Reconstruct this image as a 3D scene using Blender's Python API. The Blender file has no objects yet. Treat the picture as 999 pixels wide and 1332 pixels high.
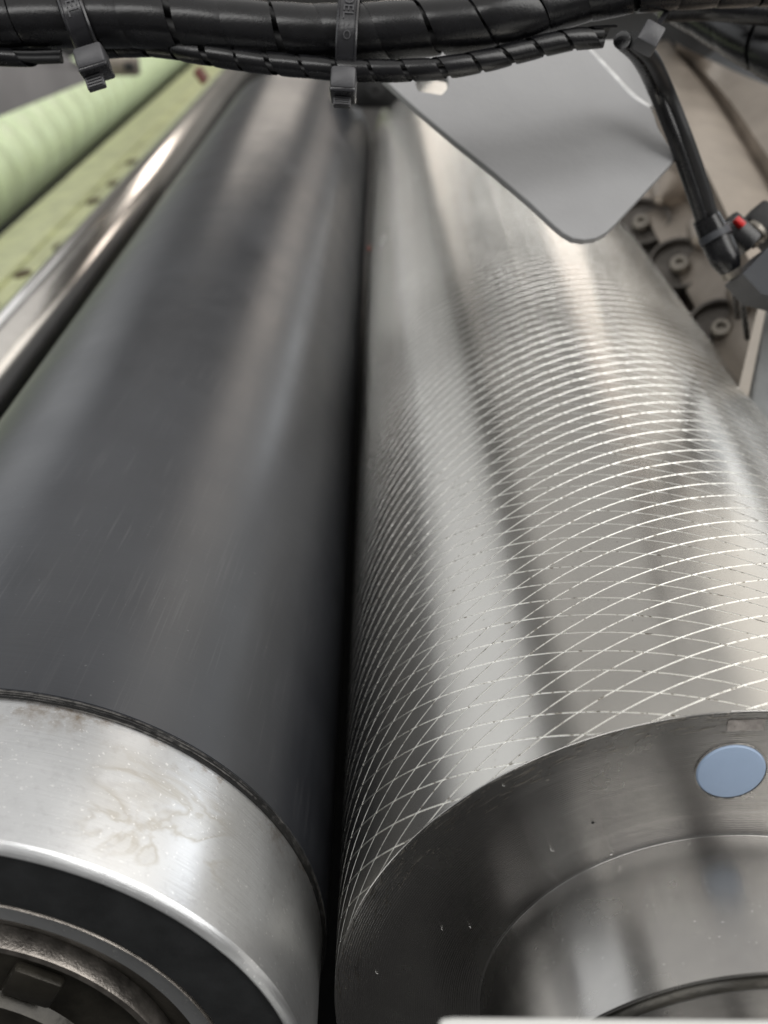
import bpy, math, random
import numpy as np
from mathutils import Vector, Matrix
random.seed(7); rng = np.random.default_rng(7)
S = 0.06                       # metres per working unit (the radius of the rubber roller)
PI = math.pi
scn = bpy.context.scene
C0 = scn.collection

# ------------------------------------------------------------------ camera
F_PX, TH, ROLL = 1436.25, 0.51149, 0.00175
CAM = np.array([0.16876, 0.0, 2.98592])
fw = np.array([0.0, math.cos(TH), -math.sin(TH)])
r0 = np.array([1.0, 0, 0]); u0 = np.cross(r0, fw)
RT = math.cos(ROLL)*r0 + math.sin(ROLL)*u0
UP = -math.sin(ROLL)*r0 + math.cos(ROLL)*u0
cd = bpy.data.cameras.new('camera'); cam = bpy.data.objects.new('camera', cd); C0.objects.link(cam)
m = Matrix.Identity(4)
for i in range(3):
    m[i][0] = RT[i]; m[i][1] = UP[i]; m[i][2] = -fw[i]; m[i][3] = CAM[i]*S
cam.matrix_world = m
cd.sensor_fit = 'VERTICAL'; cd.sensor_height = 36; cd.lens = F_PX/1332*36
cd.clip_start = 0.01; cd.clip_end = 100
cd.dof.use_dof = True; cd.dof.focus_distance = 3.35*S; cd.dof.aperture_fstop = 20.0
scn.camera = cam

# ------------------------------------------------------------------ light
w = bpy.data.worlds.new("World"); scn.world = w; w.use_nodes = True
bg = w.node_tree.nodes['Background']; bg.inputs[0].default_value = (1.0, 0.985, 0.96, 1); bg.inputs[1].default_value = 0.10
def lamp(name, pos, target, sx, sy, power, col=(1, 1, 1)):
    d = bpy.data.lights.new(name, 'AREA'); d.shape = 'RECTANGLE'; d.size = sx*S; d.size_y = sy*S
    d.energy = power; d.color = col
    o = bpy.data.objects.new(name, d); C0.objects.link(o)
    p = Vector(pos)*S; o.location = p
    z = (p - Vector(target)*S).normalized(); x = Vector((0, 1, 0)).cross(z).normalized(); y = z.cross(x)
    o.rotation_euler = Matrix((x, y, z)).transposed().to_euler()
    return o
def az(a, dist, y):            # a point round the rollers' axis: a degrees from straight up, to the right
    return (math.sin(math.radians(a))*dist, y, math.cos(math.radians(a))*dist)
def panel(name, pos, target, sx, sy, rad, col=(1, 1, 1)):   # rad: radiance of the lit face
    return lamp(name, pos, target, sx, sy, rad*PI*sx*sy*S*S, col)
panel('ceiling_lamp_left', az(-62.5, 24, 22), (0, 22, 0), 14.5, 70, .66, (0.96, 0.98, 1.0))
panel('ceiling_lamp_middle', az(-4, 26, 22), (0, 22, 0), 29, 70, .42, (1.0, 0.98, 0.95))
panel('ceiling_lamp_right', az(42, 26, 22), (0, 22, 0), 15, 70, .85, (1.0, 0.955, 0.89))
panel('side_lamp_right', az(66, 22, 20), (0, 20, 0), 3.4, 12, 3.2, (0.93, 0.96, 1.0))  # lamp on the right, placed from the ring's highlight
panel('limb_fill_far', az(70, 22, 50), (0, 50, 0), 4.0, 30, 3.0, (0.90, 0.95, 1.0))  # added fill to brighten the steel roller's right limb, no known source
panel('ceiling_lamp_rear_right', (18, -8, 18), (0, 5, 0), 32, 13, 2.7, (1.0, 0.99, 0.97))
panel('ceiling_lamp_rear_left', (-10, -12, 20), (0, 5, 0), 20, 5, 5.0, (1.0, 0.99, 0.97))
panel('far_lamp', (-3, 48, 9), (0, 8, 0), 9, 3, 3.5, (1.0, 0.9, 0.8))
panel('far_lamp_right', (10, 48, 12), (0, 8, 0), 6, 4, 2.8, (1.0, 0.88, 0.78))
vs = scn.view_settings
vs.view_transform = 'Standard'; vs.look = 'None'; vs.gamma = 1; vs.exposure = 0.5
scn.cycles.use_denoising = True
scn.cycles.max_bounces = 8; scn.cycles.glossy_bounces = 6; scn.cycles.diffuse_bounces = 3
scn.cycles.sample_clamp_indirect = 6

# ------------------------------------------------------------------ helpers
def W(px, py, zc):
    return CAM + zc*(fw + RT*(px-499.5)/F_PX - UP*(py-666)/F_PX)
def R3(px, zc): return px/F_PX*zc

class MB:
    def __init__(s): s.v = []; s.f = []; s.n = 0
    def add(s, vs_, fs_):
        vs_ = np.asarray(vs_, float).reshape(-1, 3); k = s.n
        s.v.append(vs_); s.f += [tuple(int(i)+k for i in q) for q in fs_]; s.n += len(vs_)
        return s
    def build(s, name, m_, parent=None, smooth=True, angle=35, origin=None, **tags):
        V = np.vstack(s.v) if s.v else np.zeros((0, 3))
        if parent is not None: o_ = np.array(parent['_o'])
        elif origin is not None: o_ = np.array(origin, float)
        else: o_ = np.array([V[:, 0].mean(), V[:, 1].mean(), V[:, 2].min()])
        me = bpy.data.meshes.new(name); me.from_pydata(((V-o_)*S).tolist(), [], s.f); me.validate()
        me.materials.append(m_)
        if smooth:
            me.polygons.foreach_set('use_smooth', [True]*len(me.polygons)); me.set_sharp_from_angle(angle=math.radians(angle))
        o = bpy.data.objects.new(name, me); C0.objects.link(o)
        if parent is not None: o.parent = parent; o['_o'] = [float(x) for x in o_]
        else: o.location = Vector(o_*S)
        for k, v in tags.items(): o[k] = v
        return o
def thing(name, label, cat, at, group=None):
    o = bpy.data.objects.new(name, None); C0.objects.link(o); o.empty_display_size = 0.01
    o.location = Vector(at)*S; o['_o'] = [float(x) for x in at]
    o['label'] = label; o['category'] = cat
    if group: o['group'] = group
    return o
def lathe(mb, ax, prof, n=160, a0=0, a1=360):
    """revolve (Y, R) profile about the Y-parallel axis through ax=(x,z)"""
    full = abs(a1-a0) >= 359.9
    k = n if full else n+1
    A = np.radians(a0 + (a1-a0)*np.arange(k)/n)
    V = []
    for (Y, R) in prof:
        V.append(np.stack([ax[0]+R*np.cos(A), np.full(k, Y), ax[1]+R*np.sin(A)], 1))
    V = np.vstack(V); F = []
    for i in range(len(prof)-1):
        for j in range(n):
            j2 = (j+1) % k
            F.append((i*k+j, (i+1)*k+j, (i+1)*k+j2, i*k+j2))
    mb.add(V, F); return mb
def catmull(P, per=12):
    P = np.asarray(P, float); Q = np.vstack([2*P[0]-P[1], P, 2*P[-1]-P[-2]]); out = []
    for i in range(1, len(Q)-2):
        for t in np.linspace(0, 1, per, endpoint=False):
            a, b, c, d = Q[i-1], Q[i], Q[i+1], Q[i+2]
            out.append(.5*((2*b)+(-a+c)*t+(2*a-5*b+4*c-d)*t*t+(-a+3*b-3*c+d)*t**3))
    out.append(Q[-2]); return np.array(out)
def frames(P, up=(0, 0, 1)):
    T = np.gradient(P, axis=0); T /= np.linalg.norm(T, axis=1)[:, None]
    U = np.zeros_like(P); u = np.array(up, float)
    for i in range(len(P)):
        u = u - T[i]*(u@T[i]); u /= np.linalg.norm(u); U[i] = u
    return T, U, np.cross(T, U)
def tube(mb, P, r, n=16, caps=True, per=10, up=(0, 0, 1)):
    P = catmull(P, per); T, U, V = frames(P, up)
    rr = np.interp(np.linspace(0, 1, len(P)), np.linspace(0, 1, np.size(r)), np.atleast_1d(r)) if np.size(r) > 1 else np.full(len(P), float(r))
    A = 2*PI*np.arange(n)/n
    Vv = np.vstack([P[i]+rr[i]*(np.cos(A)[:, None]*U[i]+np.sin(A)[:, None]*V[i]) for i in range(len(P))])
    F = [(i*n+j, i*n+(j+1) % n, (i+1)*n+(j+1) % n, (i+1)*n+j) for i in range(len(P)-1) for j in range(n)]
    if caps: F += [tuple(range(n))[::-1], tuple((len(P)-1)*n+j for j in range(n))]
    mb.add(Vv, F); return mb
def box(mb, c, ex, ey, ez, bev=0.0):
    """box at centre c with half-extent vectors; small chamfers"""
    c, ex, ey, ez = [np.asarray(q, float) for q in (c, ex, ey, ez)]
    L = [np.linalg.norm(q) for q in (ex, ey, ez)]
    if bev <= 0:
        V = [c+sx*ex+sy*ey+sz*ez for sx in (-1, 1) for sy in (-1, 1) for sz in (-1, 1)]
        return mb.add(V, [(0, 1, 3, 2), (4, 6, 7, 5), (0, 4, 5, 1), (2, 3, 7, 6), (0, 2, 6, 4), (1, 5, 7, 3)])
    import bmesh
    bm = bmesh.new(); V = [bm.verts.new(Vector(c+sx*ex+sy*ey+sz*ez)) for sx in (-1, 1) for sy in (-1, 1) for sz in (-1, 1)]
    for f in [(0, 1, 3, 2), (4, 6, 7, 5), (0, 4, 5, 1), (2, 3, 7, 6), (0, 2, 6, 4), (1, 5, 7, 3)]: bm.faces.new([V[i] for i in f])
    bmesh.ops.recalc_face_normals(bm, faces=bm.faces)
    bmesh.ops.bevel(bm, geom=bm.edges[:], offset=bev, segments=2, profile=.5, affect='EDGES')
    bm.verts.index_update()
    mb.add([v.co[:] for v in bm.verts], [[v.index for v in f.verts] for f in bm.faces]); bm.free(); return mb
def prism(mb, pts, n, th):
    """polygon pts (3D, planar-ish) thickened by th along -n"""
    P = np.asarray(pts, float); n = np.asarray(n, float); k = len(P)
    V = np.vstack([P, P-n*th]); F = [tuple(range(k)), tuple(range(2*k-1, k-1, -1))]
    F += [(i, i+k, (i+1) % k+k, (i+1) % k) for i in range(k)]
    mb.add(V, F); return mb
def disc_stack(mb, c, axis, prof, n=24, hexr=None):
    """lathe about any axis: prof [(h, r)] from centre c"""
    axis = np.asarray(axis, float); axis /= np.linalg.norm(axis)
    u = np.cross(axis, [0.3, 0.1, 1]); u /= np.linalg.norm(u); v = np.cross(axis, u)
    A = 2*PI*np.arange(n)/n
    V = np.vstack([np.asarray(c)+axis*h+r*(np.cos(A)[:, None]*u+np.sin(A)[:, None]*v) for h, r in prof])
    F = [(i*n+j, i*n+(j+1) % n, (i+1)*n+(j+1) % n, (i+1)*n+j) for i in range(len(prof)-1) for j in range(n)]
    F.append(tuple((len(prof)-1)*n+j for j in range(n)))
    mb.add(V, F); return mb

# ------------------------------------------------------------------ materials
class NT:
    def __init__(s, name):
        s.m = bpy.data.materials.new(name); s.m.use_nodes = True; s.t = s.m.node_tree
        s.b = s.t.nodes['Principled BSDF']
    def n(s, typ, **kw):
        x = s.t.nodes.new(typ)
        for k, v in kw.items(): setattr(x, k, v)
        return x
    def l(s, a, b): s.t.links.new(a, b)
    def math(s, op, a, b=None, c=None):
        x = s.n('ShaderNodeMath', operation=op)
        for i, q in enumerate((a, b, c)):
            if q is None: continue
            if isinstance(q, (int, float)): x.inputs[i].default_value = q
            else: s.l(q, x.inputs[i])
        return x.outputs[0]
    def coord(s):
        tc = s.n('ShaderNodeTexCoord'); mp = s.n('ShaderNodeMapping'); mp.inputs['Scale'].default_value = (1/S,)*3
        s.l(tc.outputs['Object'], mp.inputs[0]); return mp.outputs[0]
    def polar(s, zoff=0, xoff=0):
        v = s.coord(); sp = s.n('ShaderNodeSeparateXYZ'); s.l(v, sp.inputs[0])
        x, y, z = sp.outputs
        r = s.math('SQRT', s.math('ADD', s.math('MULTIPLY', x, x), s.math('MULTIPLY', z, z)))
        th = s.math('ARCTAN2', z, x)
        return r, th, y, v
    def comb(s, a, b, c=0.0):
        x = s.n('ShaderNodeCombineXYZ')
        for i, q in enumerate((a, b, c)):
            if isinstance(q, (int, float)): x.inputs[i].default_value = q
            else: s.l(q, x.inputs[i])
        return x.outputs[0]
    def noise(s, v, scale=5, detail=3, rough=.5, dist=0):
        x = s.n('ShaderNodeTexNoise'); s.l(v, x.inputs['Vector']); x.inputs['Scale'].default_value = scale
        x.inputs['Detail'].default_value = detail; x.inputs['Roughness'].default_value = rough; x.inputs['Distortion'].default_value = dist
        return x.outputs['Fac']
    def ramp(s, fac, stops):
        x = s.n('ShaderNodeValToRGB'); s.l(fac, x.inputs[0]); e = x.color_ramp.elements
        while len(e) < len(stops): e.new(.5)
        for q, (p, c) in zip(e, stops):
            q.position = p; q.color = (c, c, c, 1) if isinstance(c, (int, float)) else (*c, 1)
        return x.outputs[0]
    def mix(s, fac, a, b):
        x = s.n('ShaderNodeMix', data_type='RGBA')
        if isinstance(fac, (int, float)): x.inputs[0].default_value = fac
        else: s.l(fac, x.inputs[0])
        for i, q in ((6, a), (7, b)):
            if isinstance(q, tuple): x.inputs[i].default_value = (*q, 1)
            else: s.l(q, x.inputs[i])
        return x.outputs[2]
    def maprange(s, v, a, b, c, d):
        x = s.n('ShaderNodeMapRange'); s.l(v, x.inputs[0])
        for i, q in enumerate((a, b, c, d)): x.inputs[i+1].default_value = q
        return x.outputs[0]
    def bump(s, h, dist, strength=1.0, normal=None):
        x = s.n('ShaderNodeBump'); s.l(h, x.inputs['Height']); x.inputs['Distance'].default_value = dist*S; x.inputs['Strength'].default_value = strength
        if normal: s.l(normal, x.inputs['Normal'])
        return x.outputs[0]
    def set(s, **kw):
        for k, v in kw.items():
            i = s.b.inputs[k.replace('_', ' ')]
            if isinstance(v, tuple): i.default_value = (*v, 1) if len(v) == 3 else v
            elif isinstance(v, (int, float)): i.default_value = v
            else: s.l(v, i)
        return s
def radial_tangent(N):
    t = N.n('ShaderNodeTangent', direction_type='RADIAL', axis='Y'); N.l(t.outputs[0], N.b.inputs['Tangent']); N.b.inputs['Anisotropic Rotation'].default_value = .25

def mat_lands():
    N = NT('ground_steel'); r, th, y, v = N.polar()
    lines = N.noise(N.comb(N.math('MULTIPLY', th, 3.0), N.math('MULTIPLY', y, 150.0)), 1, 4, .6)
    blot = N.noise(v, 2.2, 4, .6)
    axl = N.noise(N.comb(N.math('MULTIPLY', th, 26.0), N.math('MULTIPLY', y, .25)), 1, 3, .5)
    sp = N.noise(v, 90, 2, .5)
    base = N.mix(N.ramp(blot, [(.3, 0.0), (.75, 1.0)]), (.52, .505, .475), (.59, .575, .54))
    base = N.mix(N.ramp(sp, [(.0, 1.0), (.24, 1.0), (.28, 0.0)]), base, (.25, .23, .20))
    N.set(Base_Color=base, Metallic=1.0, Anisotropic=.72)
    N.set(Roughness=N.math('ADD', N.math('MULTIPLY', blot, .10), N.math('ADD', N.math('MULTIPLY', axl, .05), .175)))
    N.set(Normal=N.bump(lines, .0006, .35)); radial_tangent(N)
    return N.m
def mat_walls():
    N = NT('groove_glint'); v = N.coord(); a = N.noise(v, 60, 3, .6)
    N.set(Base_Color=N.mix(N.ramp(a, [(.33, 0.0), (.42, 1.0)]), (.35, .32, .28), (.97, .96, .92)), Metallic=1.0, Roughness=.32)  # walls coloured lighter than the lands to stand in for glints
    N.set(Normal=N.bump(a, .002, .4)); return N.m
def mat_face():
    N = NT('turned_steel'); r, th, y, v = N.polar()
    ln = N.noise(N.comb(N.math('MULTIPLY', r, 130.0), 0.0), 1, 3, .7)
    wv = N.math('SINE', N.math('MULTIPLY', r, 900.0))
    bl = N.noise(v, 4, 4, .6)
    sp = N.noise(v, 70, 2, .5)
    base = N.mix(N.ramp(bl, [(.35, 0.0), (.7, 1.0)]), (.37, .36, .35), (.45, .44, .42))
    base = N.mix(N.ramp(sp, [(.70, 0.0), (.74, .5)]), base, (.8, .8, .78))
    N.set(Base_Color=base, Metallic=1.0, Anisotropic=.8, Roughness=N.math('ADD', .2, N.math('MULTIPLY', bl, .12)))
    h = N.math('ADD', N.math('MULTIPLY', ln, .7), N.math('MULTIPLY', wv, .25))
    N.set(Normal=N.bump(h, .0016, .7)); radial_tangent(N); return N.m
def mat_al():
    N = NT('brushed_aluminium'); r, th, y, v = N.polar()
    ln = N.noise(N.comb(N.math('MULTIPLY', th, 5.0), N.math('MULTIPLY', y, 110.0), N.math('MULTIPLY', r, 110.0)), 1, 4, .65)
    bl = N.noise(v, 3.0, 5, .62)
    st = N.noise(N.comb(N.math('MULTIPLY', th, 2.1), N.math('MULTIPLY', y, 3.2), 3.0), 1.15, 4, .55, 1.4)
    ring = N.math('MULTIPLY', N.ramp(st, [(.47, 0.0), (.53, .45), (.555, .20), (.66, .08)]), N.math('MULTIPLY', N.maprange(N.math('ABSOLUTE', N.math('SUBTRACT', th, .93)), .16, .26, 1, 0), N.maprange(N.math('ABSOLUTE', N.math('SUBTRACT', y, .25)), .12, .22, 1, 0)))
    sp = N.noise(v, 75, 2, .5)
    dirt = N.noise(v, 9, 6, .75)
    base = N.mix(N.ramp(bl, [(.35, 0.0), (.7, 1.0)]), (.64, .65, .66), (.73, .74, .75))
    base = N.mix(ring, base, (.36, .31, .22))
    edge = N.math('MULTIPLY', N.maprange(y, .40, .54, 0, 1), N.ramp(dirt, [(.50, 0.0), (.68, 1.0)]))
    base = N.mix(edge, base, (.24, .17, .10))
    base = N.mix(N.ramp(sp, [(.66, 0.0), (.72, .7)]), base, (.95, .95, .95))
    gr = N.noise(v, 34, 4, .7); base = N.mix(N.ramp(gr, [(.52, 0.0), (.70, .35)]), base, (.50, .50, .51))
    rough = N.math('ADD', N.math('ADD', .27, N.math('MULTIPLY', bl, .12)), N.math('MULTIPLY', ring, .15))
    N.set(Base_Color=base, Metallic=.92, Anisotropic=.5, Roughness=rough)
    N.set(Normal=N.bump(N.math('ADD', ln, N.math('MULTIPLY', ring, .15)), .0014, .65)); radial_tangent(N); return N.m
def mat_rubber():
    N = NT('black_rubber'); r, th, y, v = N.polar()
    ln = N.noise(N.comb(N.math('MULTIPLY', th, 6.0), N.math('MULTIPLY', y, 60.0)), 1, 4, .6)
    bl = N.noise(v, 1.6, 4, .6); ax_ = N.noise(N.comb(N.math('MULTIPLY', th, 9.0), N.math('MULTIPLY', y, .5)), 1, 4, .6)
    sc = N.noise(N.comb(N.math('MULTIPLY', th, 3.0), N.math('MULTIPLY', y, 14.0), 2.0), 1, 3, .5, .6)
    sp = N.noise(v, 60, 2, .5)
    base = N.mix(N.ramp(bl, [(.3, 0.0), (.75, 1.0)]), (.013, .015, .020), (.026, .029, .036))
    base = N.mix(N.ramp(sp, [(.74, 0.0), (.78, .4)]), base, (.2, .2, .2))
    scr = N.noise(N.comb(N.math('ADD', N.math('MULTIPLY', th, 95.0), N.math('MULTIPLY', y, 6.0)), N.math('MULTIPLY', y, 2.2), 5.0), 1, 2, .5)
    pat = N.noise(v, 1.1, 3, .6)
    scm = N.math('MULTIPLY', N.ramp(scr, [(.58, 0.0), (.72, 1.0)]), N.ramp(pat, [(.40, 0.0), (.60, .36)]))
    base = N.mix(scm, base, (.10, .10, .105))
    band = N.noise(N.comb(N.math('MULTIPLY', th, .7), N.math('MULTIPLY', y, 1.6), 9.0), 1, 5, .7)
    N.set(Base_Color=base, Roughness=N.math('ADD', .13, N.math('ADD', N.math('MULTIPLY', bl, .16), N.math('ADD', N.math('MULTIPLY', band, .20), N.math('ADD', N.math('MULTIPLY', ax_, .06), N.math('MULTIPLY', scm, .2))))))
    N.b.inputs['IOR'].default_value = 1.72
    N.set(Normal=N.bump(N.math('ADD', ln, N.math('MULTIPLY', sc, .6)), .0012, .3)); return N.m
def simple(name, col, rough, metal=0.0, var=.25, scale=6, bump=.002, ior=1.5, bs=.4, **kw):
    N = NT(name); v = N.coord(); a = N.noise(v, scale, 5, .62); b = N.noise(v, scale*9, 3, .6)
    lo = tuple(c*(1-var) for c in col); hi = tuple(min(1, c*(1+var)) for c in col)
    N.set(Base_Color=N.mix(N.ramp(a, [(.3, 0.0), (.7, 1.0)]), lo, hi), Metallic=metal)
    N.set(Roughness=N.math('ADD', rough*.8, N.math('MULTIPLY', a, rough*.4)))
    N.b.inputs['IOR'].default_value = ior
    N.set(Normal=N.bump(b, bump, bs))
    for k, q in kw.items(): N.set(**{k: q})
    return N.m
M = {}
M['lands'] = mat_lands(); M['walls'] = mat_walls(); M['face'] = mat_face(); M['al'] = mat_al(); M['rubber'] = mat_rubber()
N_ = NT('cut_rubber_edge'); r_q, th_q, y_q, v_q = N_.polar()
e_q = N_.noise(N_.comb(N_.math('MULTIPLY', th_q, 2.0), N_.math('MULTIPLY', y_q, 220.0), N_.math('MULTIPLY', r_q, 160.0)), 1, 3, .6); d_q = N_.noise(v_q, 40, 4, .7)
N_.set(Base_Color=N_.mix(N_.ramp(N_.math('MULTIPLY', e_q, N_.math('ADD', d_q, .5)), [(.50, 0.0), (.62, 1.0)]), (.006, .006, .006), (.11, .105, .10)), Roughness=.45)
N_.set(Normal=N_.bump(e_q, .004, .6)); M['edge'] = N_.m
M['seal'] = simple('seal_black', (.02, .021, .022), .45, 0, .3, 8, .002)
M['grease'] = simple('greasy_steel', (.035, .032, .026), .3, .5, .6, 5, .0025)
M['brass'] = simple('worn_edge', (.24, .22, .20), .34, .85, .5, 14, .004)
M['plastic'] = simple('spiral_wrap_black', (.006, .006, .007), .27, 0, .35, 12, .0015, 1.5)
M['tie'] = simple('nylon_black', (.02, .02, .023), .27, 0, .2, 12, .002, 1.55)
M['tiegrey'] = simple('nylon_worn', (.06, .06, .065), .4, 0, .2, 12, .002)
M['inner'] = simple('inner_cable', (.008, .008, .009), .5, 0, .2, 10, .002)
M['bracket'] = simple('bead_blasted_alu', (.31, .31, .315), .62, .08, .05, 3, .004, 1.5, .5)
M['chrome'] = simple('polished_bar', (.78, .75, .71), .16, 1, .06, 3, .001)
M['green'] = simple('mint_plastic', (.74, .86, .56), .42, 0, .10, 2, .003)
M['olive'] = simple('rail_paint', (.50, .52, .29), .5, 0, .25, 2, .004)
M['cast'] = simple('machined_casting', (.34, .30, .26), .45, .8, .16, 3, .01, 1.5)
M['castdark'] = simple('pocket_casting', (.12, .11, .10), .45, .7, .3, 5, .01)
M['screw'] = simple('zinc_screw', (.28, .26, .23), .42, 1, .2, 8, .004)
M['dark'] = simple('machine_dark', (.02, .02, .02), .6, .2, .3, 3, .01)
M['plug'] = simple('pale_blue_plastic', (.34, .44, .60), .5, 0, .06, 3, .002)
M['paintgrey'] = simple('pale_paint', (.60, .60, .58), .5, 0, .06, 3, .002)
M['red'] = simple('red_plastic', (.55, .02, .02), .4, 0, .1, 6, .002)
M['darkred'] = simple('dark_red_paint', (.12, .03, .02), .5, 0, .1, 6, .002)
M['foldglint'] = simple('highlight_metal', (.62, .62, .62), .45, .5, .2, 20, .003)  # pale metal whose colour imitates the highlight on the bracket fold
M['lint'] = simple('white_fibre', (.7, .7, .68), .8, 0, .1, 6, .001)
M['screw2'] = simple('milled_edge', (.30, .27, .235), .5, .3, .1, 8, .002)
M['wall'] = simple('workshop_wall', (.72, .70, .66), .8, 0, .1, .3, .01)
M['bluegrey'] = simple('sensor_housing', (.035, .038, .045), .5, 0, .1, 8, .002)
M['brown'] = simple('brown_bolt', (.10, .07, .04), .5, .4, .2, 8, .003)
M['tape'] = simple('tape_residue', (.36, .33, .31), .55, .3, .4, 22, .01)
M['steel2'] = simple('dull_grey_paint', (.20, .19, .19), .5, 0, .25, .6, .005)
M['steel'] = simple('steel_plate', (.16, .165, .165), .4, .8, .2, 6, .005)

# ------------------------------------------------------------------ setting
GAP = .03467; R1 = 1.0; R2 = 1.14825
A1 = (-1-GAP/2, 0.0); A2 = (R2+GAP/2, -.0059)
YL = 2.48; YR = 2.238; YFAR = 15.2
mb = MB(); box(mb, (0, 40, -3.6), (60, 0, 0), (0, 64, 0), (0, 0, .6)); mb.build('floor', M['dark'], kind='structure')
mb = MB(); box(mb, (0, 90, 8), (90, 0, 0), (0, .5, 0), (0, 0, 20)); mb.build('workshop_wall', M['wall'], kind='structure')

mb = MB(); box(mb, (0.1, 8.5, -2.2), (2.4, 0, 0), (0, 8.3, 0), (0, 0, .7), .05); mb.build('gap_shade_block', M['dark'], label='unseen dark block added underneath the rollers to keep their gap black', category='shade block')  # added block that hides the lit floor behind the gap
mb = MB(); box(mb, (6.6, -4.5, -2.7), (3.6, 0, 0), (0, 4.2, 0), (0, 0, .1), .05); mb.build('face_reflector', M['paintgrey'], label='unseen pale slab added at the right front to lighten the roller end face', category='reflector')  # added out of view as a reflector for the steel end face
mb = MB(); box(mb, (-.9, 18, 3.9), (1.9, 0, 0), (0, .8, 0), (0, 0, .95), .15); mb.build('dark_reflection_block', M['dark'], label='unseen dark block added over the far ends to darken the roller reflections', category='reflected block')  # added out of view; only puts dark patches in the roller reflections
# ------------------------------------------------------------------ left rubber covered roller
root = thing('rubber_roller', 'black rubber covered roller with a bright aluminium end ring, left of the engraved steel roller', 'roller', (A1[0], 1.95, A1[1]))
mb = MB(); lathe(mb, A1, [(YFAR, .5), (YFAR, 1.0), (YL+.030, 1.0), (YL+.028, .996)], 256); mb.build('rubber_sleeve', M['rubber'], root)
mb = MB(); lathe(mb, A1, [(YL+.029, .99), (YL+.028, .9975), (YL+.024, .9985), (YL+.021, .9935), (YL+.018, .9975), (YL+.015, .9925), (YL+.012, .9965), (YL+.009, .991), (YL+.005, .994), (YL+.002, .985), (YL+.002, .5)], 256)
mb.build('sleeve_edge', M['edge'], root, angle=20)
mb = MB(); lathe(mb, A1, [(YL+.0015, .60), (YL+.0015, .984), (YL-.006, .985), (1.974, .985), (1.971, .984), (1.949, .961), (1.948, .957), (1.950, .954), (1.962, .953), (1.972, .70)], 256)
mb.build('aluminium_ring', M['al'], root)
mb = MB(); lathe(mb, A1, [(1.968, .952), (1.958, .948), (1.955, .80), (1.957, .774), (1.965, .769), (2.05, .766)], 256); mb.build('seal_disc', M['seal'], root, label='dull black seal disc inside the aluminium ring')
mb = MB(); lathe(mb, A1, [(2.04, .765), (1.965, .7645), (1.959, .760), (1.963, .756), (1.972, .755)], 256); mb.build('shield_rim', M['brass'], root)
mb = MB(); lathe(mb, A1, [(1.97, .756), (2.03, .752), (2.05, .73), (2.03, .71), (2.0, .68), (2.01, .64), (2.03, .61), (2.03, .58)], 200); mb.build('bearing_shield', M['grease'], root, label='greasy dark bearing shield')
mb = MB(); lathe(mb, A1, [(2.03, .606), (1.975, .602), (1.966, .597), (1.964, .580), (1.974, .570), (2.0, .560)], 200); mb.build('inner_ring', M['brass'], root)
mb = MB(); lathe(mb, A1, [(2.0, .561), (1.99, .54), (1.985, .40), (1.95, .38), (1.95, .001)], 160); mb.build('shaft_end', M['grease'], root)
mb = MB(); a = math.radians(60); u_ = np.array([math.cos(a), 0, math.sin(a)]); v_ = np.array([-math.sin(a), 0, math.cos(a)])
box(mb, np.array([A1[0], 1.965, A1[1]])+u_*.49, u_*.055, (0, .02, 0), v_*.07, .012); mb.build('locking_tab', M['grease'], root)

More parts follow.
